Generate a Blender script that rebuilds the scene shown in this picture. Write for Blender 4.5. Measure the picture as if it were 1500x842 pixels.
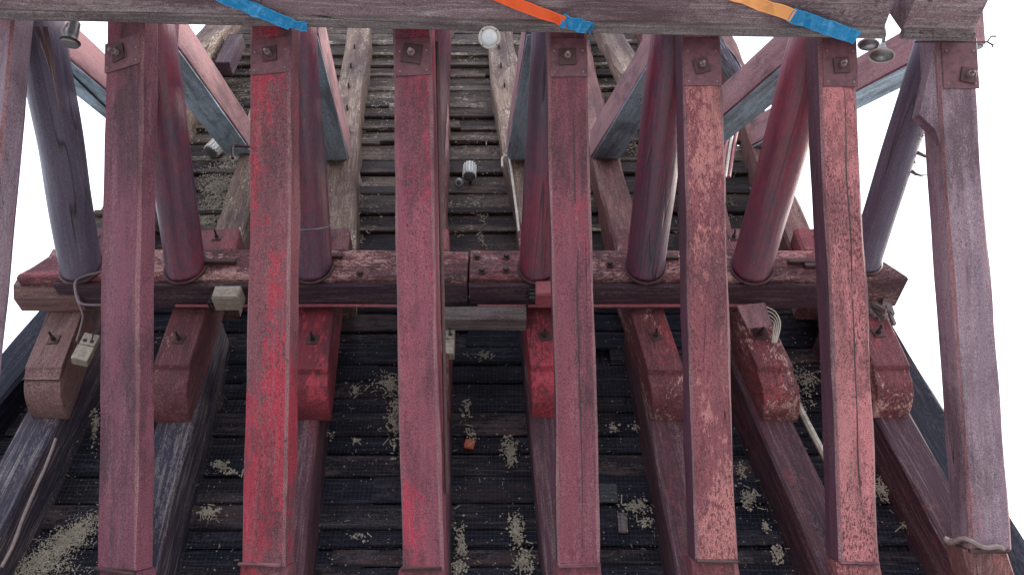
import bpy, math, random
from mathutils import Vector, Matrix, noise
random.seed(7)
S = bpy.context.scene
for o in list(bpy.data.objects): bpy.data.objects.remove(o)
C = S.collection
R = math.radians

# ------------------------------------------------------------------ camera, world, sun, exposure
CAMZ = 1.6; PITCH = 44.0; FPX = 1170.0
cd = bpy.data.cameras.new("camera"); cam = bpy.data.objects.new("camera", cd); C.objects.link(cam)
cam.location = (0, 0, CAMZ); cam.rotation_euler = (R(90 + PITCH), 0, 0)
cd.sensor_width = 36; cd.lens = FPX / 1500 * 36; cd.clip_start = 0.05; cd.clip_end = 3000
S.camera = cam
SUN_EL, SUN_AZ = 32, 78          # azimuth measured clockwise from +Y (to the right, a little beyond the structure)
w = bpy.data.worlds.new("World"); S.world = w; w.use_nodes = True
nt = w.node_tree; bg = nt.nodes["Background"]
sky = nt.nodes.new("ShaderNodeTexSky"); sky.sky_type = 'NISHITA'; sky.sun_disc = False
sky.sun_elevation = R(SUN_EL); sky.sun_rotation = R(SUN_AZ); sky.dust_density = 4; sky.air_density = 1.3
mx = nt.nodes.new("ShaderNodeMix"); mx.data_type = 'RGBA'; mx.inputs[0].default_value = 0.55
mx.inputs[7].default_value = (11.0, 11.6, 13.0, 1)       # thin bright overcast veil
nt.links.new(sky.outputs[0], mx.inputs[6]); nt.links.new(mx.outputs[2], bg.inputs[0])
bg.inputs[1].default_value = 0.14
sd = bpy.data.lights.new("sun", 'SUN'); sun = bpy.data.objects.new("sun", sd); C.objects.link(sun)
sd.energy = 2.0; sd.angle = R(18); sd.color = (1, .95, .88)
az, el = R(SUN_AZ), R(SUN_EL)
sun.rotation_euler = Vector((math.sin(az)*math.cos(el), math.cos(az)*math.cos(el), math.sin(el))).to_track_quat('Z', 'Y').to_euler()
S.view_settings.view_transform = 'Standard'; S.view_settings.look = 'None'
S.view_settings.exposure = 0.98; S.view_settings.gamma = 1
S.render.engine = 'CYCLES'

# ------------------------------------------------------------------ geometry helpers
cp, sp = math.cos(R(PITCH)), math.sin(R(PITCH))
def ray(px, py):
    u, v = px - 750, 421 - py
    return Vector((u, FPX*cp - v*sp, FPX*sp + v*cp))
def atY(px, py, Y):
    d = ray(px, py); t = Y / d.y; return Vector((d.x*t, Y, CAMZ + d.z*t))
def atZ(px, py, z):
    d = ray(px, py); t = (z - CAMZ) / d.z; return Vector((d.x*t, d.y*t, z))
def atD(px, py, depth):
    d = ray(px, py); return Vector((0, 0, CAMZ)) + d * (depth / FPX)
LEAN = 0.118
def atW(px, py, off=0.0):                     # point on the upper wall, which leans back
    d = ray(px, py)                           # Y = 6.25+off + LEAN*(z-8.1)
    t = (6.25 + off - LEAN*(8.1 - CAMZ)) / (d.y - LEAN*d.z)
    return Vector((d.x*t, d.y*t, CAMZ + d.z*t))

def tag(o, label=None, cat=None, group=None, kind=None):
    if label: o['label'] = label
    if cat: o['category'] = cat
    if group: o['group'] = group
    if kind: o['kind'] = kind
    return o
def wear(o, mat, n=10):
    """rubbed corners: the chamfer faces of a timber get the paler, worn finish"""
    o.data.materials.append(mat)
    for p in o.data.polygons[:-2]:
        if p.index % n in (3, 5, 7, 9): p.material_index = 1
    return o
def mesh_obj(name, verts, faces, mat, parent=None, M=None, smooth=False):
    me = bpy.data.meshes.new(name); me.from_pydata([tuple(v) for v in verts], [], faces); me.update()
    me.materials.append(mat)
    if smooth:
        for p in me.polygons: p.use_smooth = True
    o = bpy.data.objects.new(name, me); C.objects.link(o)
    if parent: o.parent = parent
    if M is not None: o.matrix_local = M
    return o
def frame(p0, p1, xhint=Vector((1, 0, 0))):
    z = (p1 - p0).normalized(); x = (xhint - z * xhint.dot(z)).normalized(); y = z.cross(x)
    M = Matrix((x, y, z)).transposed().to_4x4(); M.translation = p0; return M
def thing(name, M, label, cat, group=None):
    o = bpy.data.objects.new(name, None); C.objects.link(o); o.empty_display_size = .2
    o.matrix_world = M if isinstance(M, Matrix) else Matrix.Translation(M)
    return tag(o, label, cat, group)

def timber(L, w, d, ch=.02, seg=None, jit=.006, seed=0, x0=None, z0=0, taper=1.0, endcut=(0, 0)):
    """chamfered beam: x in [-w/2,w/2], y in [0,d], z in [z0,z0+L]; endcut shears the two end faces along y"""
    seg = seg or max(2, int(L / .22)); cx = 0 if x0 is None else x0
    prof = [(-w/2+ch, 0), (-w/6, 0), (w/6, 0), (w/2-ch, 0), (w/2, ch), (w/2, d-ch), (w/2-ch, d), (-w/2+ch, d), (-w/2, d-ch), (-w/2, ch)]
    n = len(prof); V = []; F = []
    for i in range(seg+1):
        t = i/seg; s = 1 + (taper-1)*t
        ox = noise.noise(Vector((seed*3.1, t*L*.35, 1.7))) * jit*3
        for k, (x, y) in enumerate(prof):
            q = Vector((seed*7.3 + k*1.9, t*L*1.6, 0)); j = jit * noise.noise(q); j2 = jit * noise.noise(q + Vector((9, 9, 9)))
            z = z0 + L*t + (endcut[0]*y if i == 0 else 0) + (endcut[1]*y if i == seg else 0)
            V.append((cx + x*s + j + ox, d/2 + (y-d/2)*s + j2, z))
    for i in range(seg):
        for k in range(n):
            a = i*n+k; b = i*n+(k+1) % n; F.append((a, b, b+n, a+n))
    F.append(tuple(range(n))[::-1]); F.append(tuple(range(seg*n, seg*n+n)))
    return V, F
def box(x0, x1, y0, y1, z0, z1, ch=0.0):
    if ch <= 0:
        V = [(x, y, z) for x in (x0, x1) for y in (y0, y1) for z in (z0, z1)]
        return V, [(0,1,3,2), (4,6,7,5), (0,4,5,1), (2,3,7,6), (0,2,6,4), (1,5,7,3)]
    V = []; F = []                                            # chamfered along every edge
    c = ch
    for z, i in ((z0, c), (z0+c, 0), (z1-c, 0), (z1, c)):
        V += [(x0+i+c, y0+i, z), (x1-i-c, y0+i, z), (x1-i, y0+i+c, z), (x1-i, y1-i-c, z), (x1-i-c, y1-i, z), (x0+i+c, y1-i, z), (x0+i, y1-i-c, z), (x0+i, y0+i+c, z)]
    for r in range(3):
        for k in range(8):
            a = r*8+k; b = r*8+(k+1) % 8; F.append((a, b, b+8, a+8))
    F.append(tuple(range(8))[::-1]); F.append(tuple(range(24, 32)))
    return V, F
def join(*parts):
    V = []; F = []
    for v, f in parts:
        b = len(V); V += list(v); F += [tuple(i+b for i in q) for q in f]
    return V, F
def tube(pts, r, n=8, radii=None):
    V = []; F = []; m = len(pts); pts = [Vector(p) for p in pts]; prev = None
    for i, p in enumerate(pts):
        t = (pts[min(i+1, m-1)] - pts[max(i-1, 0)]).normalized()
        a = prev if prev is not None else Vector((0.13, 0.31, 0.94))
        if abs(a.dot(t)) > .97: a = Vector((1, 0, 0))
        a = (a - t*a.dot(t)).normalized(); prev = a; b = t.cross(a); rr = radii[i] if radii else r
        for k in range(n):
            q = 2*math.pi*k/n; V.append(p + (a*math.cos(q) + b*math.sin(q))*rr)
    for i in range(m-1):
        for k in range(n):
            a_ = i*n+k; b_ = i*n+(k+1) % n; F.append((a_, b_, b_+n, a_+n))
    F.append(tuple(range(n))[::-1]); F.append(tuple(range((m-1)*n, m*n)))
    return V, F
def lathe(prof, n=20):
    """prof: (r, z) pairs, closed top and bottom"""
    V = []; F = []
    for r, z in prof:
        for k in range(n):
            a = 2*math.pi*k/n; V.append((r*math.cos(a), r*math.sin(a), z))
    for i in range(len(prof)-1):
        for k in range(n):
            a = i*n+k; b = i*n+(k+1) % n; F.append((a, b, b+n, a+n))
    F.append(tuple(range(n))[::-1]); F.append(tuple(range((len(prof)-1)*n, len(prof)*n)))
    return V, F
def extrude_yz(prof, x0, x1):
    n = len(prof); V = [(x0, y, z) for y, z in prof] + [(x1, y, z) for y, z in prof]
    F = [tuple(range(n)), tuple(range(n, 2*n))[::-1]] + [(k, k+n, (k+1) % n+n, (k+1) % n) for k in range(n)]
    return V, F

# ------------------------------------------------------------------ materials
def nodes(name):
    m = bpy.data.materials.new(name); m.use_nodes = True; t = m.node_tree
    return m, t, t.nodes["Principled BSDF"]
def N(t, typ, **kw):
    n = t.nodes.new(typ)
    for k, v in kw.items():
        if isinstance(k, str) and k.startswith('i'): n.inputs[int(k[1:])].default_value = v
        else: setattr(n, k, v)
    return n
def coords(t, scale, rand=True):
    tc = N(t, "ShaderNodeTexCoord"); oi = N(t, "ShaderNodeObjectInfo")
    mp = N(t, "ShaderNodeMapping"); mp.inputs[3].default_value = scale
    t.links.new(tc.outputs['Object'], mp.inputs[0])
    if rand:
        cb = N(t, "ShaderNodeMath", operation='MULTIPLY'); cb.inputs[1].default_value = 37.0
        t.links.new(oi.outputs['Random'], cb.inputs[0]); t.links.new(cb.outputs[0], mp.inputs[1])
    return mp.outputs[0]
def nz(t, vec, scale, detail=4, rough=.6, dist=0):
    n = N(t, "ShaderNodeTexNoise"); n.inputs['Scale'].default_value = scale; n.inputs['Detail'].default_value = detail
    n.inputs['Roughness'].default_value = rough; n.inputs['Distortion'].default_value = dist
    t.links.new(vec, n.inputs['Vector']); return n.outputs['Fac']
def ramp(t, fac, stops):
    r = N(t, "ShaderNodeValToRGB"); e = r.color_ramp.elements
    while len(e) < len(stops): e.new(.5)
    for i, (p, c) in enumerate(stops):
        e[i].position = p; e[i].color = c if isinstance(c, tuple) and len(c) == 4 else ((*c, 1) if isinstance(c, tuple) else (c, c, c, 1))
    t.links.new(fac, r.inputs[0]); return r.outputs[0]
def mixc(t, fac, a, b, mode='MIX'):
    m = N(t, "ShaderNodeMix", data_type='RGBA', blend_type=mode)
    for s, v in ((0, fac), (6, a), (7, b)):
        if hasattr(v, 'links'): t.links.new(v, m.inputs[s])
        else: m.inputs[s].default_value = (*v, 1) if isinstance(v, tuple) and len(v) == 3 else v
    return m.outputs[2]
def math_(t, op, a, b=None):
    m = N(t, "ShaderNodeMath", operation=op)
    for i, v in ((0, a), (1, b)):
        if v is None: continue
        if hasattr(v, 'links'): t.links.new(v, m.inputs[i])
        else: m.inputs[i].default_value = v
    return m.outputs[0]

def wood(name, base, second, worn, bright=None, b_amt=.5, speck=.5, speck_col=(.05, .03, .035), streak=.5, pale=None, pale_amt=.6, rough=.75, crack=True, crack_gate=.56, b_soft=.035, bump=.5, spec=.25, bscale=1.3, grime=.6, grime_col=(.055, .030, .036)):
    """base/second = two tones along the grain, worn = bare streaks, bright = patches where the paint survives, pale = bleached flecks"""
    m, t, b = nodes(name)
    long_ = coords(t, (1, 1, .10)); mid = coords(t, (1, 1, .42)); fine = coords(t, (1, 1, .05)); iso = coords(t, (1, 1, 1))
    col = mixc(t, ramp(t, nz(t, long_, 5, 6, .65), [(.36, 0), (.62, 1)]), base, second)
    lowv = nz(t, mid, 1.1, 3, .5)
    flake = nz(t, mid, 26, 8, .75)
    if bright:
        pm = math_(t, 'ADD', math_(t, 'MULTIPLY', nz(t, mid, bscale, 4, .6), .62), math_(t, 'MULTIPLY', flake, .42))
        e = .70 - .30*b_amt
        col = mixc(t, ramp(t, pm, [(e, 0), (e+b_soft, 1)]), col, bright)
    if pale:
        pm2 = math_(t, 'ADD', math_(t, 'MULTIPLY', nz(t, mid, 2.3, 5, .7), .55), math_(t, 'MULTIPLY', nz(t, mid, 34, 6, .8), .5))
        e = .72 - .30*pale_amt
        col = mixc(t, ramp(t, pm2, [(e, 0), (e+.03, 1)]), col, pale)
    sm = math_(t, 'ADD', math_(t, 'MULTIPLY', nz(t, mid, 62, 4, .7), .75), math_(t, 'MULTIPLY', nz(t, mid, 2.0, 3, .6), .32))
    e = .74 - .22*speck
    col = mixc(t, ramp(t, sm, [(e, 0), (e+.03, .9)]), col, speck_col)
    g = nz(t, fine, 38, 6, .7)
    col = mixc(t, math_(t, 'MULTIPLY', ramp(t, g, [(.50, 0), (.68, 1)]), streak), col, worn)
    gr = math_(t, 'ADD', math_(t, 'MULTIPLY', nz(t, mid, 1.7, 6, .72, .4), .75), math_(t, 'MULTIPLY', nz(t, long_, 15, 4, .7), .25))
    col = mixc(t, math_(t, 'MULTIPLY', ramp(t, gr, [(.49, 0), (.60, 1)]), grime), col, grime_col)
    gr2 = math_(t, 'ADD', math_(t, 'MULTIPLY', nz(t, long_, 4.5, 5, .7), .6), math_(t, 'MULTIPLY', nz(t, mid, 60, 3, .7), .4))
    col = mixc(t, math_(t, 'MULTIPLY', ramp(t, gr2, [(.54, 0), (.60, 1)]), grime*.6), col, worn)
    # dust and grime in fine tone changes
    dust = nz(t, iso, 120, 3, .8)
    col = mixc(t, .7, col, ramp(t, dust, [(.36, .10), (.64, .95)]), 'OVERLAY')
    hgt = math_(t, 'ADD', g, math_(t, 'MULTIPLY', flake, .8))
    if crack:
        cf = coords(t, (1, 1, .035))
        cn = nz(t, cf, 3.2, 2, .45, .35)
        ca = math_(t, 'ABSOLUTE', math_(t, 'SUBTRACT', cn, .5))
        gate = ramp(t, nz(t, mid, .9, 2), [(crack_gate, 0), (crack_gate+.04, 1)])
        cm = math_(t, 'MULTIPLY', ramp(t, ca, [(.0008, 1), (.0035, 0)]), gate)
        col = mixc(t, cm, col, (.012, .008, .01))
        hgt = math_(t, 'SUBTRACT', hgt, math_(t, 'MULTIPLY', cm, 3.0))
    t.links.new(col, b.inputs['Base Color'])
    t.links.new(ramp(t, g, [(.3, rough-.18), (.7, min(1, rough+.15))]), b.inputs['Roughness'])
    b.inputs['Specular IOR Level'].default_value = spec
    bp = N(t, "ShaderNodeBump"); bp.inputs['Strength'].default_value = bump; bp.inputs['Distance'].default_value = .012
    t.links.new(hgt, bp.inputs['Height']); t.links.new(bp.outputs[0], b.inputs['Normal'])
    return m
def plain(name, col, rough=.6, metal=0, var=.35, scale=30, dirt=(.08, .07, .06), dirt_amt=.4, bump=.2):
    m, t, b = nodes(name); iso = coords(t, (1, 1, 1))
    c = mixc(t, ramp(t, nz(t, iso, scale, 6, .7), [(.52 - .1*dirt_amt, 0), (.75, dirt_amt*1.4)]), col, dirt)
    c = mixc(t, var, c, ramp(t, nz(t, iso, scale*.3, 4, .7), [(.3, .2), (.7, .9)]), 'OVERLAY')
    t.links.new(c, b.inputs['Base Color']); b.inputs['Roughness'].default_value = rough; b.inputs['Metallic'].default_value = metal
    bp = N(t, "ShaderNodeBump"); bp.inputs['Strength'].default_value = bump; bp.inputs['Distance'].default_value = .004
    t.links.new(nz(t, iso, scale*2, 5), bp.inputs['Height']); t.links.new(bp.outputs[0], b.inputs['Normal'])
    return m

RED, ROSE, MAUVE, DEEP = (.34, .036, .058), (.36, .13, .14), (.15, .052, .075), (.13, .05, .07)
M = {
 'mauve': wood('mauve_painted_timber', (.14, .052, .074), (.18, .060, .086), (.23, .12, .14), bright=(.22, .055, .08), b_amt=.35, speck=.5, streak=.3, grime=.8),
 'red': wood('bright_red_painted_timber', (.15, .06, .072), (.20, .065, .08), (.25, .14, .15), bright=RED, b_amt=.58, speck=.55, streak=.3),
 'redmid': wood('red_painted_timber', MAUVE, (.27, .075, .10), (.27, .15, .16), bright=(.36, .045, .075), b_amt=.52, speck=.42, streak=.35),
 'rose': wood('rose_painted_timber', (.15, .050, .068), (.20, .060, .080), (.26, .13, .14), bright=(.25, .05, .07), b_amt=.35, speck=.48, grime=.8, streak=.3),
 'salmon': wood('faded_salmon_painted_timber', (.24, .09, .098), (.29, .11, .115), (.34, .19, .18), bright=(.44, .165, .17), b_amt=.80, speck=.74, grime=.5, speck_col=(.09, .03, .035), streak=.25),
 'salmon2': wood('peeling_salmon_painted_timber', (.17, .055, .068), (.22, .07, .082), (.30, .16, .16), bright=(.40, .165, .155), b_amt=.66, speck=.62, speck_col=(.12, .035, .045), streak=.25),
 'ashen': wood('ashen_weathered_timber', (.19, .135, .175), (.25, .17, .20), (.33, .28, .30), bright=(.35, .16, .19), b_amt=.42, speck=.4, streak=.45),
 'log': wood('dark_red_log', (.026, .014, .052), (.055, .012, .042), (.10, .08, .13), bright=(.22, .004, .030), b_amt=.80, b_soft=.14, speck=.4, speck_col=(.02, .012, .02), streak=.3, rough=.42, spec=1.0, bscale=.55, crack_gate=.44, grime=.5, grime_col=(.02, .012, .035)),
 'log_violet': wood('violet_grey_log', (.055, .045, .085), (.085, .060, .105), (.16, .14, .18), bright=(.11, .02, .05), b_amt=.5, b_soft=.16, speck=.4, speck_col=(.025, .02, .035), streak=.55, rough=.5, spec=.8, bscale=.5, crack_gate=.42, grime=.5, grime_col=(.03, .022, .045)),
 'brace': wood('dull_pink_timber', (.26, .135, .15), (.31, .17, .18), (.22, .17, .18), bright=(.30, .11, .13), b_amt=.3, speck=.22, streak=.45),
 'skylit_grey': wood('skylit_bare_grey_timber', (.30, .44, .53), (.42, .56, .64), (.20, .22, .24), speck=.45, streak=.7, speck_col=(.10, .10, .11)),
 'beam': wood('purple_grey_beam_timber', (.18, .125, .14), (.24, .17, .185), (.44, .39, .38), bright=(.16, .08, .098), b_amt=.4, speck=.35, streak=.75),
 'lip': wood('grey_ledge_timber', (.12, .10, .105), (.18, .15, .15), (.34, .30, .28), speck=.55, streak=.7),
 'waler': wood('flaking_red_beam_timber', (.11, .045, .052), (.15, .05, .06), (.27, .17, .16), bright=(.30, .085, .10), b_amt=.5, pale=(.50, .28, .26), pale_amt=.6, speck=.8, grime=.7, streak=.4),
 'waler_shade': wood('shaded_dark_timber', (.050, .032, .05), (.07, .035, .05), (.25, .20, .18), speck=.45, streak=.5),
 'post': wood('lower_post_timber', (.050, .026, .038), (.10, .040, .055), (.24, .17, .17), bright=(.15, .045, .06), b_amt=.35, speck=.4, streak=.7),
 'post_grey': wood('stained_grey_post_timber', (.024, .023, .045), (.055, .045, .068), (.30, .26, .24), speck=.45, streak=.85),
 'bolster': wood('bolster_red_timber', (.12, .045, .055), (.17, .055, .065), (.29, .18, .17), bright=(.27, .06, .07), b_amt=.42, pale=(.50, .33, .28), pale_amt=.36, speck=.55, streak=.4),
 'bolster_pale': wood('peeling_bolster_timber', (.13, .042, .052), (.18, .05, .062), (.29, .18, .17), bright=(.30, .06, .07), b_amt=.45, pale=(.58, .36, .32), pale_amt=.50, speck=.6, streak=.4, grime=.4),
 'bolster_brown': wood('bolster_brown_timber', (.15, .085, .085), (.20, .11, .10), (.32, .22, .19), bright=(.20, .07, .075), b_amt=.3, speck=.5, streak=.6),
 'bolster_red': wood('bolster_bright_red_timber', (.14, .03, .045), (.22, .035, .05), (.29, .12, .12), bright=(.42, .055, .08), b_amt=.5, speck=.5, streak=.3),
 'brown': wood('bleached_brown_post_timber', (.10, .062, .052), (.18, .12, .095), (.38, .29, .22), pale=(.46, .37, .28), pale_amt=.48, speck=.72, grime=.75, speck_col=(.05, .04, .04), streak=.7),
 'brown_red': wood('brown_red_post_timber', (.14, .062, .062), (.19, .085, .08), (.36, .24, .20), bright=(.30, .10, .10), b_amt=.3, speck=.5, streak=.65),
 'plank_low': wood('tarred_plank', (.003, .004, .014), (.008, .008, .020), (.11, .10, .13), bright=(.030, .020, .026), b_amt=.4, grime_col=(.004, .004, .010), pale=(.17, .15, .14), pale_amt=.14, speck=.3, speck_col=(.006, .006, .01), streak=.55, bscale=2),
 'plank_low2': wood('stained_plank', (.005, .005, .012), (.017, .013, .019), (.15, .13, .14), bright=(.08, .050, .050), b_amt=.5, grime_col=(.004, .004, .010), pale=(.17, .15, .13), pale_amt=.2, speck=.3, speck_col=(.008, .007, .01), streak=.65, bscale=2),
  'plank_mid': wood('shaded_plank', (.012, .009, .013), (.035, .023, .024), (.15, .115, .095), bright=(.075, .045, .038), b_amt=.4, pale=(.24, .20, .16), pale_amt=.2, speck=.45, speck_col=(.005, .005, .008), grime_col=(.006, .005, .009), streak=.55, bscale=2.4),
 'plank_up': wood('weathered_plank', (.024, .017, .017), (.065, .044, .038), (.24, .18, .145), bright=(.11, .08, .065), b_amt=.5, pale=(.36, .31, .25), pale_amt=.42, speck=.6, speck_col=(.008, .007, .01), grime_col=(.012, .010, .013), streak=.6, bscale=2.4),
 'batten': wood('bleached_batten', (.05, .038, .035), (.10, .075, .065), (.34, .28, .22), pale=(.42, .36, .29), pale_amt=.5, speck=.6, speck_col=(.02, .017, .02), grime_col=(.02, .016, .018), streak=.6),
 'shade_side': wood('shaded_side_violet_red_timber', (.085, .036, .058), (.11, .042, .065), (.16, .11, .13), bright=(.13, .03, .05), b_amt=.35, speck=.5, streak=.5),
 'edge': wood('rubbed_timber_edge', (.19, .085, .098), (.25, .12, .13), (.32, .22, .22), speck=.5, streak=.5, crack=False),
 'steel': plain('painted_rusty_plate', (.16, .06, .075), .55, .0, dirt=(.035, .02, .03), dirt_amt=.7, scale=14),
 'rust': plain('dark_rusty_iron', (.07, .04, .045), .5, .5, dirt=(.13, .06, .04), dirt_amt=.7, scale=60),
 'bolt': plain('worn_bolt_iron', (.30, .22, .22), .45, .5, dirt=(.09, .05, .05), dirt_amt=.6, scale=70),
 'galv': plain('grey_galvanised_metal', (.26, .26, .26), .4, .6, dirt=(.15, .14, .13), dirt_amt=.4),
 'white': plain('dirty_white_paint', (.50, .47, .43), .45, 0, dirt=(.25, .22, .20), dirt_amt=.35),
 'glass': plain('frosted_lamp_glass', (.62, .66, .68), .2, 0, dirt=(.4, .4, .38), dirt_amt=.2),
 'cream': plain('cream_plastic', (.36, .31, .25), .5, 0, dirt=(.15, .12, .10), dirt_amt=.7),
 'cable': plain('pale_cable', (.15, .10, .115), .6, 0, dirt_amt=.3),
 'dkcable': plain('black_cable', (.02, .02, .025), .5),
 'pipe_red': plain('red_painted_conduit', (.34, .09, .11), .5, 0, dirt=(.08, .04, .05), dirt_amt=.5),
 'pipe_white': plain('dirty_white_conduit', (.55, .50, .42), .5, 0, dirt=(.16, .13, .1), dirt_amt=.6),
 'blue': plain('blue_webbing', (.005, .23, .50), .4, 0, dirt=(.30, .60, .75), dirt_amt=.34, scale=22, var=.25),
 'orange': plain('orange_webbing', (.95, .13, .03), .55, 0, dirt=(.85, .30, .08), dirt_amt=.3, scale=12, var=.15),
 'amber': plain('faded_orange_webbing', (.95, .42, .14), .55, 0, dirt=(.9, .5, .25), dirt_amt=.3, scale=12, var=.15),
 'crumb': plain('pale_droppings', (.42, .37, .30), .9, 0, dirt=(.16, .13, .11), dirt_amt=.5, scale=9),
 'net': plain('dark_netting', (.035, .035, .05), .7, 0),
 'rope': plain('frayed_rope', (.24, .18, .17), .9, 0, scale=60),
 'ground': plain('pale_paving', (.33, .32, .31), .85, 0, dirt=(.28, .26, .24), dirt_amt=.4, scale=3, var=.2),
 'bark': plain('peeling_bark', (.10, .075, .07), .8, 0),
 'orange_spot': plain('orange_scrap', (.45, .10, .05), .8, 0),
}

# ------------------------------------------------------------------ ground
mesh_obj('ground', [(-900, -900, 0), (900, -900, 0), (900, 900, 0), (-900, 900, 0)], [(0, 1, 2, 3)], M['ground'])['kind'] = 'structure'

# ------------------------------------------------------------------ plank walls
PY_LOW = 6.95
def edge_x(z, side):          # outline of the plank wall: widest at the foot
    tab = {'L': [(0, -7.4), (4.4, -6.0), (7.1, -5.35), (9.3, -5.45), (11.4, -5.45), (15.0, -5.6), (20, -5.6)],
           'R': [(0, 5.4), (4.4, 4.6), (7.1, 4.05), (9.3, 3.65), (11.4, 3.50), (15.0, 3.5), (20, 3.5)]}[side]
    for (za, xa), (zb, xb) in zip(tab, tab[1:]):
        if z <= zb: return xa + (xb-xa)*(z-za)/(zb-za)
    return tab[-1][1]
plank_meshes = {}
def plank(parent, name, x0, x1, y, z, h, th, mat, rng):
    L = x1 - x0; key = (name, mat.name, round(h, 2), rng.randrange(6), round(L*2)/2)
    if key not in plank_meshes:
        V, F = timber(key[4], h, th, ch=.012, seg=max(3, int(L/.5)), jit=.008, seed=rng.random()*50)
        me = bpy.data.meshes.new(name); me.from_pydata(V, [], F); me.materials.append(mat); plank_meshes[key] = me
    o = bpy.data.objects.new(name, plank_meshes[key]); C.objects.link(o); o.parent = parent
    Mx = Matrix(((0, 0, L/key[4], x0), (0, 1, 0, y), (-1, 0, 0, z), (0, 0, 0, 1)))    # local z runs along world x
    tilt = rng.uniform(-.0045, .0045)
    o.matrix_local = Mx @ Matrix.Rotation(tilt, 4, 'Y')
    return o
rng = random.Random(3)
lw = thing('plank_wall', Vector((0, PY_LOW, 0)), 'tarred near-black horizontal plank wall behind bird netting, below the long red crossbeam', 'wall')
z = .02
while z < 8.05:
    h = rng.uniform(.17, .30)
    xs = [edge_x(z, 'L')] + sorted(rng.uniform(-3.6, 2.4) + 0 for _ in range(1 if z < 4 else 2)) + [edge_x(z, 'R')]
    for a, b in zip(xs, xs[1:]):
        if b - a < .5: continue
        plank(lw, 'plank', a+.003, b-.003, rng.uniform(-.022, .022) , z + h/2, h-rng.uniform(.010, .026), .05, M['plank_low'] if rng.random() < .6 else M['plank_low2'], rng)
    z += h
sh = mesh_obj('backing', *box(-5.3, 3.9, .09, .14, 0, 8.0), M['plank_low'], lw)
uw = thing('plank_wall', Vector((0, 6.72, 8.1)), 'weathered stair-stepped wall of bleached battens and dark planks above the crossbeam', 'wall')
z = 8.12
while z < 17.5:
    zr = z - 8.1; y = LEAN * zr
    xL, xR = edge_x(z, 'L'), edge_x(z, 'R')
    pr = rng.uniform(.34, .62); cut = rng.uniform(-3, 2)
    for a, b in ((xL, cut), (cut, xR)):
        plank(uw, 'plank', a+.003, b-.003, y + rng.uniform(-.01, .012), zr + pr*.37, pr*.72, .05, M['plank_up'] if rng.random() < (z-9.0)/3.5 else M['plank_mid'], rng)  # planks darker low down: shade put into the colour, besides real bleaching
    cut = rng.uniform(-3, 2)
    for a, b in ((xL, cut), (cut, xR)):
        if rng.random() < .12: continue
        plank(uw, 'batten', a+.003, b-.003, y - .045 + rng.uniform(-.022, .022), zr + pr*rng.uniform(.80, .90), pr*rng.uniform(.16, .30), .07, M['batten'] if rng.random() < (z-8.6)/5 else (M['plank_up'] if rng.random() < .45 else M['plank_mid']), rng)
    z += pr
bo = mesh_obj('backing', *box(-5.2, 3.4, .07, .12, 0, 9.5), M['plank_low'], uw, Matrix.Rotation(-math.atan(LEAN), 4, 'X'))

# ------------------------------------------------------------------ bolts
def sq_bolt(parent, x, z, s=.1, proud=0, mat='rust', nut='bolt', y=0.0, washer='washer', long=.05):
    """square washer with a nut, on a face at local y (facing -y)"""
    a = random.uniform(-.28, .28); s *= random.uniform(.85, 1.15)
    wsh = mesh_obj(washer, *box(-s, s, -.012, .0, -s, s, .004), M[mat], parent, Matrix.Translation((x, y-.001-proud, z)) @ Matrix.Rotation(a, 4, 'Y'))
    V, F = lathe([(s*.42, 0), (s*.42, .035), (s*.38, .04)], 6); V2, F2 = lathe([(s*.22, .03), (s*.22, .03+long), (s*.16, .038+long)], 10)
    mesh_obj('nut', *join((V, F), (V2, F2)), M[nut], wsh, Matrix.Translation((0, -.012, 0)) @ Matrix.Rotation(R(90), 4, 'X'))
    return wsh

# ------------------------------------------------------------------ lower wall posts with bolsters
NAMES = ['leftmost', 'second from the left', 'third from the left', 'fourth from the left', 'fourth from the right', 'third from the right', 'second from the right', 'rightmost']
low = [  # px at y=620 (post face), px at y=842, bolster px at y=500, bolster px at 455, mats, look
 ((50, 630), (-62, 842), (78, 500), (97, 452), 'post_grey', 'bolster_brown', 'blue-grey post with a brown bolster block beside the hanging cream box'),
 ((253, 630), (198, 842), (262, 500), (277, 455), 'post_grey', 'bolster', 'grey streaked post with a split bolster block, right of the broad mauve strut'),
 ((440, 614), (412, 842), (458, 500), (464, 455), 'post', 'bolster_red', 'post with a bright red block half hidden right of the brightest red strut'),
 ((632, 614), (628, 842), (632, 500), (634, 455), 'post', 'bolster', 'post almost hidden behind the strut left of the small cream box'),
 ((803, 610), (832, 842), (798, 495), (793, 455), 'post', 'bolster_red', 'post with a vivid red bolster peeping out left of the cracked rose strut'),
 ((974, 608), (1026, 842), (961, 495), (948, 455), 'post', 'bolster_pale', 'brown post whose red nose has a large pale peeled patch, left of the peeling strut'),
 ((1131, 607), (1236, 842), (1115, 492), (1096, 452), 'post', 'bolster_pale', 'red-brown post capped by the small pink sheet-metal cover and cables'),
 ((1304, 602), (1424, 815), (1287, 490), (1268, 448), 'post', 'bolster_pale', 'long cracked mauve-brown post near the right edge with a pink patch on its nose'),
]
PF, BF = 6.45, 6.05
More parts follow.
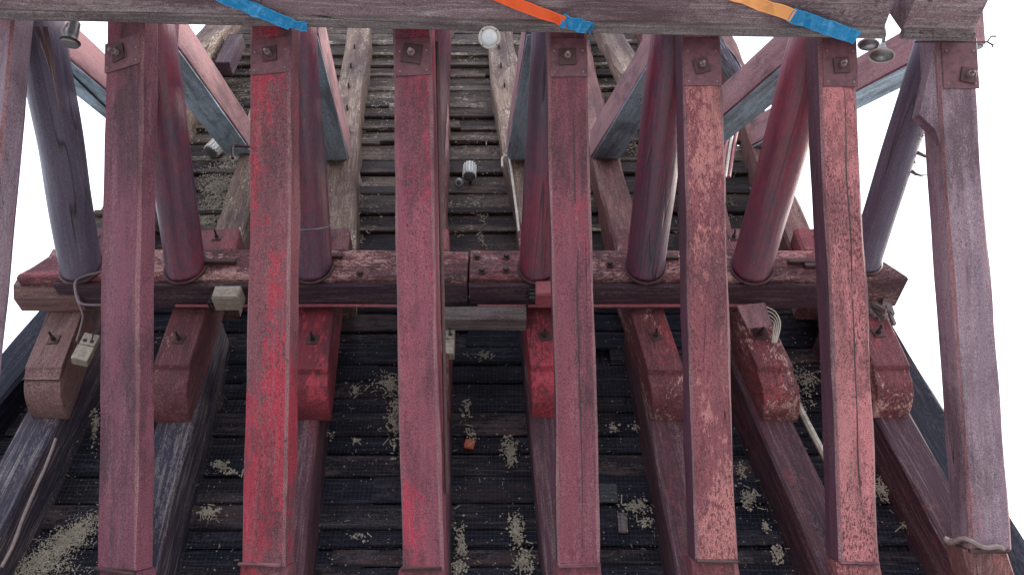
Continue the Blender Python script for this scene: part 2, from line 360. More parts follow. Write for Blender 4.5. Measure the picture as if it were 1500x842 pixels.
for i, (a, b, c, d, pm, bm_, look) in enumerate(low):
    p1 = atY(*a, PF); p0 = atY(*b, PF); dirv = (p1 - p0).normalized()
    z0 = 0.03; foot = p0 - dirv * ((p0.z - z0) / dirv.z); top = p1 + dirv * ((7.35 - p1.z) / dirv.z)
    fr = frame(foot, top)
    t = thing('wall_post', fr, look, 'post', 'lower wall posts')
    L = (top - foot).length
    mesh_obj('post_shaft', *timber(L, .36, .56, .02, jit=.012, seed=i+40), M[pm], t)
    # bolster: face at Y=BF, curved nose down to the post face
    q1 = atY(*d, BF); q0 = atY(c[0], c[1], BF)
    zb, zt, zn = CAMZ+4.78+[0, .03, -.02, 0, .02, -.03, .01, .02][i], CAMZ+5.53, CAMZ+4.45+[.02, -.03, .0, .0, .03, -.01, -.02, .03][i]
    bd = (q1 - q0); kx = bd.x / bd.z
    xb = q0.x + kx*(zb - q0.z)
    prof = [(PF+.03, zt+.35), (BF, zt+.35), (BF, zb)]
    if i == 0: prof += [(BF+.02, zb-.02), (BF+.05, zb-.09), (BF+.06, zb-.10), (BF+.04, zb-.12)]
    prof.append((BF+.055, zb-.03))
    for k in range(0, 10):
        aa = R(20) + k/9*(math.pi/2-R(20))
        prof.append((BF + .055 + (PF-BF-.035)*(1-math.cos(aa)), zb - .05 - (zb-.05-zn)*math.sin(aa)))
    wB = .175
    V, F = extrude_yz(prof[::-1], -wB, wB)
    V = [(x + kx*(z_ - zb), y_, z_) for x, y_, z_ in V]
    Mb = Matrix.Translation((xb, 0, 0))
    bo = mesh_obj('bolster', V, F, M[bm_], t, fr.inverted() @ Mb)
    mod = bo.modifiers.new('bevel', 'BEVEL'); mod.width = .012; mod.segments = 2; mod.limit_method = 'ANGLE'
    zc = q0.z + .02
    sq_bolt(bo, kx*(zc-zb), zc, .062, mat='rust', y=BF, nut='rust', long=.08)

# ------------------------------------------------------------------ upper wall posts
up = [ # px at y~350, px at y~60
 ((170, 340), (308, 60), 'brown', 'short bleached brown post top left, between the first brace and the second', .34),
 ((338, 335), (405, 60), 'brown', 'bleached post left of the bright red strut, standing on the rounded red foot block', .34),
 ((492, 335), (524, 50), 'brown', 'knotty bleached brown post with old spikes, at the left of the middle bay', .40),
 ((632, 335), (640, 60), 'brown_red', 'upper post hidden behind the darkest streaked middle strut', .34),
 ((780, 335), (732, 60), 'brown', 'bleached post with three spikes just right of the round floodlight', .44),
 ((915, 345), (846, 60), 'brown_red', 'brown-red post rising under the end of the long pink brace, right of the cracked strut', .36),
 ((1056, 345), (960, 60), 'brown_red', 'post mostly behind the peeling salmon strut, next to a bundle of conduits', .34),
 ((1175, 345), (1078, 100), 'brown_red', 'rightmost upper post, in shadow under the farthest right brace', .34),
]
for i, (a, b, mt, look, wd) in enumerate(up):
    p0 = atW(*a); p1 = atW(*b); dv = (p1-p0).normalized()
    p0 = p0 - dv*((p0.z - 7.62)/dv.z); top = p1 + dv*((15.5 - p1.z)/dv.z)
    fr = frame(p0, top); t = thing('upper_post', fr, look, 'post', 'upper wall posts')
    L = (top-p0).length
    mesh_obj('post_shaft', *timber(L, wd, .50, .03, jit=.03, seed=i+60), M[mt], t)
    # rounded red foot block with a bolt, standing on the crossbeam
    fb = atW(a[0], a[1], -.12); 
    V, F = box(-.22, .22, -.30, .02, -.05, .40, .03)
    f = mesh_obj('foot_block', V, F, M['bolster'], t, Matrix.Translation((0, 0, .25)))
    sq_bolt(f, 0, .2, .05, y=-.30, nut='rust', mat='rust', long=.07)
    if wd >= .4:
        for k in range(5):
            zz = 3.4 + k*.75
            mesh_obj('spike', *box(-.010, .010, -.09, 0, -.05, .05), M['rust'], t, Matrix.Translation((random.uniform(-.06, .06), .004, zz)))

# two slanting bleached rafters high up beside the outer braces
for (a, b, wd, look) in (((262, 110), (318, 38), .42, 'thick sun-bleached rafter stub behind the second brace, top left'),
                        ((935, 120), (888, 30), .40, 'thick sun-bleached rafter stub behind the long pink brace, top right of centre'),
                        ((1090, 108), (1046, 40), .16, 'thin dark timber slanting across the sky gap left of the blue strap end')):
    p0 = atW(*a, -.35); p1 = atW(*b, -.35); dv = (p1-p0).normalized(); p0 -= dv*.8; p1 += dv*3
    t = thing('rafter', frame(p0, p1), look, 'rafter')
    mesh_obj('rafter_shaft', *timber((p1-p0).length, wd, .3, .04, jit=.04, seed=wd*100), M['brown' if wd > .2 else 'post_grey'], t)
t = thing('block', atW(335, 70, -.25), 'small dark block standing in for the shaded recess between the bleached rafter and bright red strut', 'block')
mesh_obj('block_body', *box(-.12, .12, 0, .25, -.45, .45, .01), M['waler_shade'], t)  # solid dark body painted as the shade of a gap

# ------------------------------------------------------------------ long crossbeam (two lengths butted at px 687)
Yf, Yb_, zb, zt = 5.62, 6.045, CAMZ+5.555, CAMZ+5.97
xj = atY(687, 385, Yf).x
def beam_x(x0, x1, cutL, cutR, seed, mat, name='beam_length', parent=None, zlo=zb, zhi=zt, ylo=Yf, yhi=Yb_):
    V, F = timber(x1-x0, zhi-zlo, yhi-ylo, .018, jit=.012, seed=seed)
    W = []
    for x, y, z in V:
        f = (x + (zhi-zlo)/2)/(zhi-zlo)          # 0 = local -x; local x maps to world -z
        zz = z
        if z < .01: zz = z + cutL*(1-f)
        if z > x1-x0-.01: zz = z - cutR*(1-f)
        W.append((x, y, zz))
    Mx = Matrix(((0, 0, 1, x0), (0, 1, 0, ylo), (-1, 0, 0, (zlo+zhi)/2), (0, 0, 0, 1)))
    pm = parent.matrix_world.inverted() if parent else Matrix()
    return mesh_obj(name, W, F, mat, parent, pm @ Mx)
bpy.context.view_layer.update()
wal = thing('crossbeam', Matrix.Translation((0, Yf, zb)), 'long flaking red horizontal crossbeam carrying the feet of all the round logs', 'beam')
bpy.context.view_layer.update()
l1 = beam_x(-4.93, xj-.012, .32, 0, 3, M['waler'], parent=wal)
l2 = beam_x(xj+.012, 3.93, 0, .32, 5, M['waler'], parent=wal)
l1.name = 'beam_length'
# dark boards set back under it, underside shade put into their colour
l3 = beam_x(-4.55, -.45, .0, 0, 8, M['waler_shade'], name='under_board', parent=wal, zlo=zb-.055, zhi=zb-.004, ylo=Yf+.05, yhi=Yb_-.03)
l4 = beam_x(-.43, 3.55, .0, 0, 9, M['waler_shade'], name='under_board', parent=wal, zlo=zb-.05, zhi=zb-.004, ylo=Yf+.05, yhi=Yb_-.03)
for px, py in ((699, 378), (742, 377), (706, 398), (741, 397), (893, 388), (528, 402)):
    p = atY(px, py, Yf)
    mesh_obj('bolt_head', *lathe([(.045, 0), (.045, .012), (.028, .014), (.028, .045), (.02, .05)], 10), M['rust'], wal,
             Matrix.Translation((p.x, -.002, p.z-zb)) @ Matrix.Rotation(R(90), 4, 'X'))
for px, py, wd in ((322, 386, .34), (488, 378, .2), (1175, 386, .3), (978, 380, .22), (1190, 392, .18)):
    p = atY(px, py, Yf)
    mesh_obj('iron_cleat', *box(-wd/2, wd/2, -.05, .0, -.025, .025, .006), M['rust'], wal, Matrix.Translation((p.x, -.002, p.z-zb)))
# left end: rounded log end under the beam; right end: splintered wood
t = thing('log_stub', atY(75, 428, 5.95), 'round pale log end poking out under the left end of the crossbeam', 'log')
mesh_obj('stub_shaft', *timber(.66, .36, .38, .10, jit=.02, seed=77), M['bolster_brown'], t, Matrix(((0, 0, 1, -.26), (0, 1, 0, -.20), (-1, 0, 0, 0), (0, 0, 0, 1))))
t = thing('broken_timber', atY(1293, 437, 5.9), 'splintered grey timber end under the right end of the crossbeam', 'timber')
sp_ = []
for k in range(16):
    x = random.uniform(-.12, .12); y = random.uniform(0, .25); l = random.uniform(.15, .42)
    V, F = box(-.016, .016, -.02, .02, -l/2, l/2); q = Matrix.Translation((x, y, random.uniform(-.07, .07))) @ Matrix.Rotation(random.uniform(-.5, .5), 4, 'Y') @ Matrix.Rotation(random.uniform(-.4, .4), 4, 'X')
    sp_.append(([q @ Vector(v) for v in V], F))
mesh_obj('splinters', *join(*sp_), M['lip'], t)

# dull block under the joint
t = thing('splice_board', atY(711, 461, 5.98), 'dusty grey splice board under the crossbeam joint, centre of the picture', 'board')
mesh_obj('board_body', *timber(.82, .17, .22, .03, jit=.012, seed=11), M['lip'], t, Matrix(((0, 0, 1, -.41), (0, 1, 0, -.12), (-1, 0, 0, -.04), (0, 0, 0, 1))))

# ------------------------------------------------------------------ corner timbers closing the wall at both sides
for a, b, Ya, mat, look in (((1283, 432), (1560, 880), 6.55, 'plank_low', 'dark blue-violet raking corner timber at the right, outside the last wall post'),
                           ((66, 440), (-120, 660), 6.6, 'plank_low', 'dark raking corner timber at the far left edge, outside the first wall post')):
    p1 = atY(*a, Ya); p0 = atY(*b, Ya); dv = (p1-p0).normalized(); p0 = p0 - dv*((p0.z-.03)/dv.z); p1 = p1 + dv*.25
    wd = .62 if a[0] > 700 else .42
    s = -1 if a[0] > 700 else 1
    t = thing('corner_timber', frame(p0, p1), look, 'timber')
    mesh_obj('corner_shaft', *timber((p1-p0).length, wd, .5, .03, jit=.012, seed=a[0], x0=s*wd/2), M[mat], t)
# shadowed side wing behind the right corner timber
p0, p1 = None, None

# ------------------------------------------------------------------ square raking struts
struts = [ # top px(y=100), bottom px(y=828), width, mat, plate bottom py, label
 ((-2, 100), (-74, 828), .385, 'ashen', None, 'strut cut off by the left edge of the picture', 0),
 ((188, 100), (177, 834), .47, 'mauve', 98, 'broad dusty mauve square strut with a stained foot, second from the left', 0),
 ((400, 100), (385, 828), .385, 'red', 107, 'brightest red flaking square strut, under the end of the plain blue strap', 0),
 ((607, 100), (619, 836), .335, 'redmid', 110, 'square strut with red patches down its middle and a conduit up its right side', 0),
 ((833, 100), (849, 829), .345, 'rose', 112, 'smooth rose square strut with one long crack, under the end of the orange strap', 1),
 ((1028, 100), (1050, 821), .345, 'salmon2', 126, 'peeling salmon square strut between the rose strut and the pink-speckled one', 0),
 ((1230, 100), (1259, 824), .325, 'salmon', 127, 'pink strut speckled with black, shaded violet on its left side, under the torn blue strap end', 1),
 ((1406, 100), (1449, 805), .335, 'ashen', 130, 'backlit ashen violet strut against the white sky, rightmost, with a corbel near its top', 1),
]
ZBEAM = CAMZ + 6.25
for i, (a, b, wd, mt, pb, look, crackf) in enumerate(struts):
    pt = atD(a[0], a[1], 6.93); pb_ = atD(b[0], b[1], 6.47); dv = (pt-pb_).normalized()
    top = pt + dv*((ZBEAM+.34-pt.z)/dv.z)
    fr = frame(pb_, top); t = thing('raking_strut', fr, look, 'strut', 'square raking struts in front of the wall')
    L = (top-pb_).length; dp = [.20, .18, .20, .28, .30, .30, .30, .30][i]; yaw = [-.42, -.46, -.20, -.06, .0, .02, .0, .0][i]
    t.matrix_world = fr = fr @ Matrix.Translation((0, .12, 0)) @ Matrix.Rotation(yaw, 4, 'Z') @ Matrix.Translation((0, -.12, 0))
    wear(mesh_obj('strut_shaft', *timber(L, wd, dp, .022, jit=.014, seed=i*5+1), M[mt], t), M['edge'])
    sh_ = [o for o in t.children if o.name.startswith('strut_shaft')][0]; sh_.data.materials.append(M['shade_side'])
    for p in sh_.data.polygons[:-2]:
        if p.index % 10 == 8 and 3 <= i <= 6: p.material_index = 2  # darker left faces: the shade of the side is put into the colour
    # foot block running on down the wall
    ang = -math.atan2(dv.x, 1)
    drift = [-.25, -.05, -.05, .05, .08, .14, .22, .30][i]
    V, F = timber(2.2, wd+.03, dp, .03, jit=.015, seed=i+90, endcut=(0, 0))
    V = [(x*(1+.12*min(1, z_/.5)) + drift*z_, y + .02 + .12*z_, -z_) for x, y, z_ in V]
    fb = mesh_obj('foot_block', V, [f[::-1] for f in F], M[mt if i != 7 else 'brown_red'], t, Matrix.Translation((0, 0, -.006)))
    lip = mesh_obj('seam_strip', *timber(wd*.98, .03, .03, .006, seg=5, jit=.012, seed=i), M['rust' if i % 2 else 'steel'], t, Matrix(((0, 0, 1, -wd*.49), (0, 1, 0, -.016), (-1, 0, 0, .0), (0, 0, 0, 1))))
    if pb:
        dpx = lambda py: (atD(a[0], py, 6.9) - pb_).dot(dv)
        z1, z0 = dpx(52), dpx(pb)
        pl = mesh_obj('joint_plate', *box(-wd/2+.012, wd/2-.012, -.012, .0, z0, z1, .004), M['steel'], t, Matrix.Translation((0, -.002, 0)))
        zc = dpx({1: 73, 2: 77, 3: 77, 4: 82, 5: 96, 6: 95, 7: 110}[i]); xo = {1: -.04, 2: .0, 3: -.01, 4: -.01, 5: -.01, 6: 0.01, 7: .06}[i]
        sq_bolt(pl, xo, zc, .075, y=-.014, mat='rust', nut='bolt', long=.05)
        for sx in (-1, 1):
            for zz in (z0+.04, z1-.12):
                mesh_obj('nail_head', *lathe([(.010, 0), (.010, .004), (.006, .007)], 8), M['bolt'], pl, Matrix.Translation((sx*(wd/2-.05), -.013, zz)) @ Matrix.Rotation(R(90), 4, 'X'))
    if i == 7:    # corbel on its left side
        zz = lambda py: (atD(1385, py, 6.9) - pb_).dot(dv)
        P = [(-wd/2+.01, zz(235)), (-wd/2-.06, zz(190)), (-wd/2-.19, zz(166)), (-wd/2-.02, zz(62)), (-wd/2+.01, zz(45))]
        V = [(x, .03, z_) for x, z_ in P] + [(x, .16, z_) for x, z_ in P]; n = len(P)
        F = [tuple(range(n)), tuple(range(n, 2*n))[::-1]] + [(k, k+n, (k+1) % n+n, (k+1) % n) for k in range(n)]
        mesh_obj('corbel', V, F, M['ashen'], t)
        rp = []
        for k in range(34):
            q = k/33*2*math.pi*1.0; rp.append((math.cos(q)*(wd/2+.035), .2+math.sin(q)*.24, .03+.03*math.sin(q*2)+.02*math.cos(q*5)))
        mesh_obj('rope_lashing', *tube(rp, .022, 7), M['rope'], t)
    if i == 3:
        mesh_obj('side_conduit', *tube([(wd/2+.035, .10, .6), (wd/2+.03, .10, L-.25)], .018, 8), M['rust'], t)
    if crackf and i != 7:  # an open split: a thin dark wedge sunk into the face is cut as a narrow groove between raised lips
        xs = {4: .035, 6: .03, 7: -.06}[i]
        pts = []; n = 26; z_a, z_b = (.15, L-.6) if i != 7 else (.5, 2.6)
        V = []; F = []
        for k in range(n+1):
            zz_ = z_a + (z_b-z_a)*k/n; xx = xs + .012*noise.noise(Vector((i, zz_*1.7, 0)))*2; hw = .0035*(1-abs(2*k/n-1)**3)+.0008
            V += [(xx-hw, -.0035, zz_), (xx+hw, -.0035, zz_), (xx+hw, .01, zz_), (xx-hw, .01, zz_)]
        for k in range(n):
            for j in range(4):
                F.append((k*4+j, k*4+(j+1) % 4, k*4+4+(j+1) % 4, k*4+4+j))
        mesh_obj('crack', V, F, M['dkcable'], t)

# ------------------------------------------------------------------ round logs from the crossbeam out to the top beam
logs = [((62, 60), (120, 392), .205), ((224, 60), (272, 392), .205), ((432, 60), (459, 392), .20), ((628, 60), (612, 388), .20),
        ((812, 60), (789, 392), .205), ((985, 60), (945, 392), .205), ((1192, 60), (1101, 392), .215), ((1366, 70), (1266, 384), .165)]
llook = ['split dark violet log at the far left with sky on both sides', 'dark violet log lit pale along its left side, right of the broad mauve strut', 'dark crimson log tucked behind the right side of the bright red strut',
         'log hidden behind the middle strut', 'dark log with crimson foot tucked left of the cracked rose strut', 'crimson log between the rose strut and the peeling salmon strut',
         'thick crimson log lit pale along its right side, left of the pink speckled strut', 'slender peeling log against the white sky at the right']
for i, (a, b, r) in enumerate(logs):
    p0 = atY(b[0], b[1], Yf-.005); p1 = atD(a[0], a[1], 7.46); dv = (p1-p0).normalized(); p1 += dv*.45
    p0c = p0; fr = frame(p0c, p1); t = thing('round_log', fr, llook[i], 'log', 'round logs standing on the crossbeam'); L = (p1-p0).length
    n = 22; seg = 22; V = []; F = []
    inv = fr.inverted()
    for k in range(seg+1):
        tt = k/seg
        for j in range(n):
            q = 2*math.pi*j/n; rr = r*(.93+.13*tt)*(1+.07*noise.noise(Vector((math.cos(q)*1.2+i*9, math.sin(q)*1.2, tt*3.5)))+.02*noise.noise(Vector((math.cos(q)*4+i*9, math.sin(q)*4, tt*2))))
            v = Vector((rr*math.cos(q), rr*math.sin(q), L*tt))
            if k == 0:      # foot cut flat against the beam face
                wv = fr @ v; s = (Yf-.003 - wv.y)/dv.y; v = inv @ (wv + dv*s)
            elif k < 4:
                wv = fr @ v
                s = (Yf-.003 - wv.y)/dv.y
                v = inv @ (wv + dv*s*(1-k/4))
            V.append(v)
    for k in range(seg):
        for j in range(n):
            a_ = k*n+j; b_ = k*n+(j+1) % n; F.append((a_, b_, b_+n, a_+n))
    F.append(tuple(range(n))[::-1]); F.append(tuple(range(seg*n, seg*n+n)))
    mesh_obj('log_shaft', V, F, M['log_violet' if i in (0, 7) else 'log'], t, smooth=True)
    # iron shoe ring on the beam face
    ring = []
    for k in range(29):
        q = 2*math.pi*k/28; v = fr @ Vector((r*.97*math.cos(q), r*.97*math.sin(q), 0)); s = (Yf-.012 - v.y)/dv.y; ring.append(inv @ (v+dv*s))
    mesh_obj('shoe_ring', *tube(ring, .016, 6), M['rust'], t)
    if i == 2:
        band = [Vector((r*1.0*math.cos(q), r*1.0*math.sin(q), .42)) for q in [2*math.pi*k/24 for k in range(25)]]
        mesh_obj('wire_band', *tube(band, .006, 5), M['galv'], t)
    if i == 7:
        for k, (dx, dy, l) in enumerate(((.10, 0, .34), (-.05, .03, .12), (.06, .05, .16))):
            mesh_obj('bark_strip', *tube([Vector((r*.8, -r*.5, L*.45)) + Vector((dx*s_*2.6+.0*s_, -.04*s_, -.10*s_+.1*s_*s_)) for s_ in (0, .3, .6, 1)], .012, 5, [.02, .016, .010, .002]), M['bark'], t, Matrix.Translation((0, 0, -k*.09)))
        fl = []
        rr_ = random.Random(5)
        for k in range(260):
            z_ = L*.50 + rr_.random()*L*.36; q = rr_.uniform(-1.3, .5); p = Vector((r*1.02*math.cos(q), r*1.02*math.sin(q), z_))
            e = p + Vector((rr_.uniform(.02, .06), rr_.uniform(-.02, .02), rr_.uniform(-.03, .03)))
            fl.append(tube([p, e], .004, 3, [.005, .001]))
        mesh_obj('bark_fibre', *join(*fl), M['rope'], t)['kind'] = 'stuff'

# ------------------------------------------------------------------ rectangular braces from the top beam back to the upper wall
braces = [((100, 80), (252, 212), 'pink-topped brace with blue-grey underside and a dark wire, far left against the sky'),
          ((262, 80), (352, 205), 'pink and blue-grey brace running down to the bright red strut, upper left'),
          ((452, 70), (492, 215), 'steep brace with a dark underside left of the knotty bleached post'),
          ((632, 70), (630, 215), 'brace hidden behind the middle strut'),
          ((790, 70), (762, 214), 'steep brace just left of the rose strut\'s log'),
          ((972, 72), (886, 212), 'long pink brace with blue-lit underside right of the rose strut'),
          ((1160, 80), (1004, 216), 'pale brace with a bright ice-blue underside crossing the sky gap'),
          ((1350, 72), (1118, 196), 'split pinkish brace reaching right behind the pink speckled strut')]
for i, (a, b, look) in enumerate(braces):
    p0 = atW(b[0], b[1], -.10); p1 = atD(a[0], a[1], 8.30); dv = (p1-p0).normalized(); p1 += dv*.6
    fr = frame(p0, p1); t = thing('diagonal_brace', fr, look, 'brace', 'diagonal braces behind the round logs'); L = (p1-p0).length
    w_ = .38
    V, F = timber(L, w_, w_, .015, jit=.008, seed=i+20)
    V = [(x, y-w_/2, z_) for x, y, z_ in V]
    wear(mesh_obj('brace_shaft', V, F, M['brace'], t), M['edge'])
    # bare underside board; blue sky light is put into its colour
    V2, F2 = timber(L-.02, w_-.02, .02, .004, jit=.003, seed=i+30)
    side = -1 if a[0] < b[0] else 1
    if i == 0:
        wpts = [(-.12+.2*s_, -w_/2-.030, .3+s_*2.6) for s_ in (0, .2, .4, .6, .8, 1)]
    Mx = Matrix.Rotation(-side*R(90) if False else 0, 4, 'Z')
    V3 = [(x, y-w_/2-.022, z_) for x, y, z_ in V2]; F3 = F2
    mesh_obj('bare_soffit_board', V3, F3, M['skylit_grey'], t)
    if i == 0: mesh_obj('wire', *tube(wpts, .010, 6), M['dkcable'], t)

# ------------------------------------------------------------------ top beam
bL = atZ(-160, 16, ZBEAM); bR = atZ(1425, 51, ZBEAM); bJ = atZ(1293, 47, ZBEAM); bK = atZ(1322, 48, ZBEAM)
for (pa, pb2, look, sd_) in ((bL, bJ, 'long purple-grey top beam across the head of the picture with pale scratches', 2), (bK, bR, 'short ashen top beam piece at the upper right, beyond the sliver of sky', 4)):
    fr = frame(pa, pb2, Vector((0, 0, -1)))         # local x = down, y = z cross x
    t = thing('top_beam', fr, look, 'beam'); L = (pb2-pa).length
    yv = (fr.to_3x3() @ Vector((0, 1, 0)))
    sgn = 1 if yv.y < 0 else -1                     # towards the camera
    V, F = timber(L, .46, .56, .02, jit=.010, seed=sd_)
    V = [(x-.23-.008, sgn*y + sgn*.0, z_) for x, y, z_ in V]
    if sgn < 0: F = [f[::-1] for f in F]
    mesh_obj('beam_shaft', V, F, M['beam'], t)
    V, F = timber(L, .07, .085, .008, jit=.006, seed=sd_+1)
    V = [(x+.0, sgn*(y-.05), z_) for x, y, z_ in V]
    if sgn < 0: F = [f[::-1] for f in F]
    mesh_obj('ledge_strip', V, F, M['lip'], t)
    n = 12 if sd_ == 2 else 2
    for k in range(n):
        zz = L*(k+.45)/n
        V, F = lathe([(.035, 0), (.035, .012), (.02, .016), (.018, .04)], 8)
        mesh_obj('bolt_head', V, F, M['bolt'], t, Matrix.Translation((-.008, sgn*random.choice((.18, .42, .3)), zz)) @ Matrix.Rotation(R(90), 4, 'Y'))
# carried timbers above the beam (seen only as its load from below)
t = thing('hook_rod', atZ(1425, 61, ZBEAM), 'thin bent iron rod sticking out to the right of the top beam', 'rod')
mesh_obj('rod', *tube([(-.5, -.0, -.01), (.12, 0, -.01), (.15, 0, -.07), (.13, 0, -.09)], .008, 6), M['rust'], t)
mesh_obj('rod_tip', *tube([(.12, 0, -.01), (.17, -.02, .05), (.21, -.02, .05)], .008, 6), M['rust'], t)

# ------------------------------------------------------------------ straps on the underside of the top beam
def strap(segs, look):
    c0 = atZ(segs[0][0][0], segs[0][0][1], ZBEAM-.03)
    t = thing('ratchet_strap', Matrix.Translation(c0), look, 'strap', None)
    for (a, b, wd, mt, name) in segs:
        n = 12; V = []; F = []
        pa, pb2 = atZ(*a, ZBEAM-.055), atZ(*b, ZBEAM-.055); d = (pb2-pa); nx = Vector((-d.y, d.x, 0)).normalized()
        for k in range(n+1):
            s = k/n; p = pa + d*s - c0; wv = wd*(1+.12*noise.noise(Vector((a[0], s*3, 0))))
            zz = .008*noise.noise(Vector((a[0], s*4, 5))); tw = .035*noise.noise(Vector((b[0], s*6, 2)))
            p = p + nx*.012*noise.noise(Vector((a[0]+3, s*5, 5)))
            for e, h in ((-1, 0), (1, 0), (1, .005), (-1, .005)):
                V.append(p + nx*(e*wv/2) + Vector((0, 0, zz + e*tw + h)))
        for k in range(n):
            for j in range(4):
                F.append((k*4+j, k*4+4+j, k*4+4+(j+1) % 4, k*4+(j+1) % 4))
        F.append((0, 1, 2, 3)); F.append((n*4+3, n*4+2, n*4+1, n*4))
        mesh_obj(name, V, F, M[mt], t)
        hem = [[], []]
        for k in range(n+1):
            for e in (0, 1): hem[e].append((V[k*4+e] + V[k*4+3-e])/2)
        mesh_obj('hem', *join(tube(hem[0], .006, 5), tube(hem[1], .006, 5)), M[mt], t)
strap([((300, -14), (425, 36), .105, 'blue', 'webbing'), ((418, 33), (450, 41), .075, 'blue', 'webbing_end')], 'plain blue webbing strap over the top beam, left of centre')
strap([((690, -20), (826, 33), .085, 'orange', 'webbing'), ((822, 31), (868, 43), .10, 'blue', 'webbing_end')], 'orange-red strap with short blue end above the rose strut')
strap([((1020, -28), (1162, 24), .095, 'amber', 'webbing'), ((1158, 22), (1256, 56), .115, 'blue', 'webbing_end')], 'faded orange strap with long torn blue end above the pink speckled strut')

# ------------------------------------------------------------------ fittings
def toward_cam(p, extra=(0, 0, 0)):
    d = (Vector((0, 0, CAMZ)) + Vector(extra) - p).normalized(); return d
def oriented(p, d, xh=Vector((1, 0, 0))):
    return frame(p, p+d, xh)
# round floodlight
p = atD(717, 55, 6.72)
t = thing('floodlight', oriented(p, toward_cam(p, (0, .8, 0))) @ Matrix.Scale(.70, 4), 'round white floodlight with frosted glass, just under the top beam at centre', 'lamp')
mesh_obj('housing', *lathe([(.03, -.30), (.09, -.28), (.115, -.10), (.13, -.02), (.135, .0), (.135, .02), (.10, .03)], 28), M['white'], t, smooth=False)
mesh_obj('glass', *lathe([(.096, .022), (.095, .036), (.06, .048), (.01, .05)], 24), M['glass'], t, smooth=True)
mesh_obj('rim', *tube([(.118*math.cos(q), .118*math.sin(q), .03) for q in [2*math.pi*k/28 for k in range(29)]], .014, 6), M['white'], t)
for k in range(4):
    q = math.pi/4 + k*math.pi/2
    mesh_obj('screw', *lathe([(.009, 0), (.009, .006), (.005, .009)], 8), M['rust'], t, Matrix.Translation((.118*math.cos(q), .118*math.sin(q), .040)))
mesh_obj('bracket', *tube([(0, 0, -.25), (0, .1, -.35), (.2, .3, -.6)], .02, 8), M['galv'], t)
# ribbed fixtures on the wall
def ribbed(px, py, look, s=1.0, rz=0):
    p = atW(px, py, .25)
    t = thing('bulkhead_lamp', Matrix.Translation(p) @ Matrix.Rotation(rz, 4, 'Y') @ Matrix.Scale(s, 4), look, 'lamp')
    mesh_obj('lamp_body', *lathe([(.05, -.15), (.085, -.14), (.085, .12), (.06, .15)], 18), M['galv'], t, smooth=False)
    for k in range(14):
        q = 2*math.pi*k/14
        mesh_obj('rib', *box(-.007, .007, -.007, .012, -.13, .11), M['white'], t, Matrix.Rotation(q, 4, 'Z') @ Matrix.Translation((0, -.092, 0)))
    mesh_obj('stem', *box(-.02, .02, .05, .35, -.02, .02), M['rust'], t)
ribbed(688, 250, 'small ribbed grey lamp on the plank wall in the middle bay', .95)
ribbed(318, 214, 'small pale ribbed lamp on the wall near the top left debris', 1.15, .35)
p = atW(672, 268, .2)
t = thing('wall_disc', oriented(p, toward_cam(p)), 'tiny pale round disc fitting left below the ribbed lamp', 'fitting')
mesh_obj('disc', *lathe([(.065, -.02), (.065, .0), (.045, .012)], 18), M['galv'], t); mesh_obj('disc_core', *lathe([(.03, .012), (.03, .02), (.01, .024)], 12), M['rust'], t)
# hanging pendant lamps / insulators
def pendant(px, py, depth, s, look, lean=(0, 0), cat='lamp'):
    p = atD(px, py, depth)
    t = thing('pendant_lamp', Matrix.Translation(p) @ Matrix.Rotation(lean[0], 4, 'Y') @ Matrix.Rotation(lean[1], 4, 'X') @ Matrix.Scale(s, 4), look, cat)
    mesh_obj('shade', *lathe([(.165, 0), (.16, .02), (.12, .045), (.07, .08), (.05, .15), (.03, .19)], 26), M['galv'], t, smooth=True)
    mesh_obj('shade_rim', *tube([(.16*math.cos(q), .16*math.sin(q), .002) for q in [2*math.pi*k/26 for k in range(27)]], .012, 6), M['white'], t)
    mesh_obj('stem', *tube([(0, 0, .18), (.01, 0, .34), (0, .04, .5)], .022, 8), M['galv'], t)
pendant(1291, 82, 7.1, .66, 'nearer of two grey disc-shaded lamps hanging in the sky gap at the right', (.25, R(28)))
pendant(1272, 66, 7.6, .58, 'farther of two grey disc-shaded lamps hanging in the sky gap at the right', (.25, R(28)))
p = atD(103, 62, 7.0)
t = thing('spot_lamp', Matrix.Translation(p) @ Matrix.Rotation(.1, 4, 'Y') @ Matrix.Rotation(R(30), 4, 'X') @ Matrix.Scale(.85, 4), 'grey cylindrical spot lamp hanging under the top beam, upper left', 'lamp')
mesh_obj('lamp_tube', *lathe([(.085, -.03), (.09, -.02), (.09, 0), (.075, .01), (.06, .06), (.055, .22), (.03, .26)], 20), M['galv'], t)
mesh_obj('lamp_collar', *lathe([(.098, -.005), (.098, .012), (.09, .014)], 20), M['rust'], t)
mesh_obj('lamp_hook', *tube([(-.08, 0, .02), (-.12, 0, .12), (-.07, 0, .22)], .012, 6), M['white'], t)
# thin iron straps beside the left log
t = thing('iron_strap', atD(58, 60, 6.95), 'pair of thin dark iron straps hanging beside the far left log', 'strap')
o0 = atD(58, 60, 6.95)
for a, b in (((54, 40), (76, 110)), ((66, 40), (88, 165))):
    q0, q1 = atD(*a, 6.98)-o0, atD(*b, 7.05)-o0
    mesh_obj('strap_bar', *tube([q0, (q0+q1)/2+Vector((.01, 0, 0)), q1], .022, 4, [.026, .022, .006]), M['rust'], t)

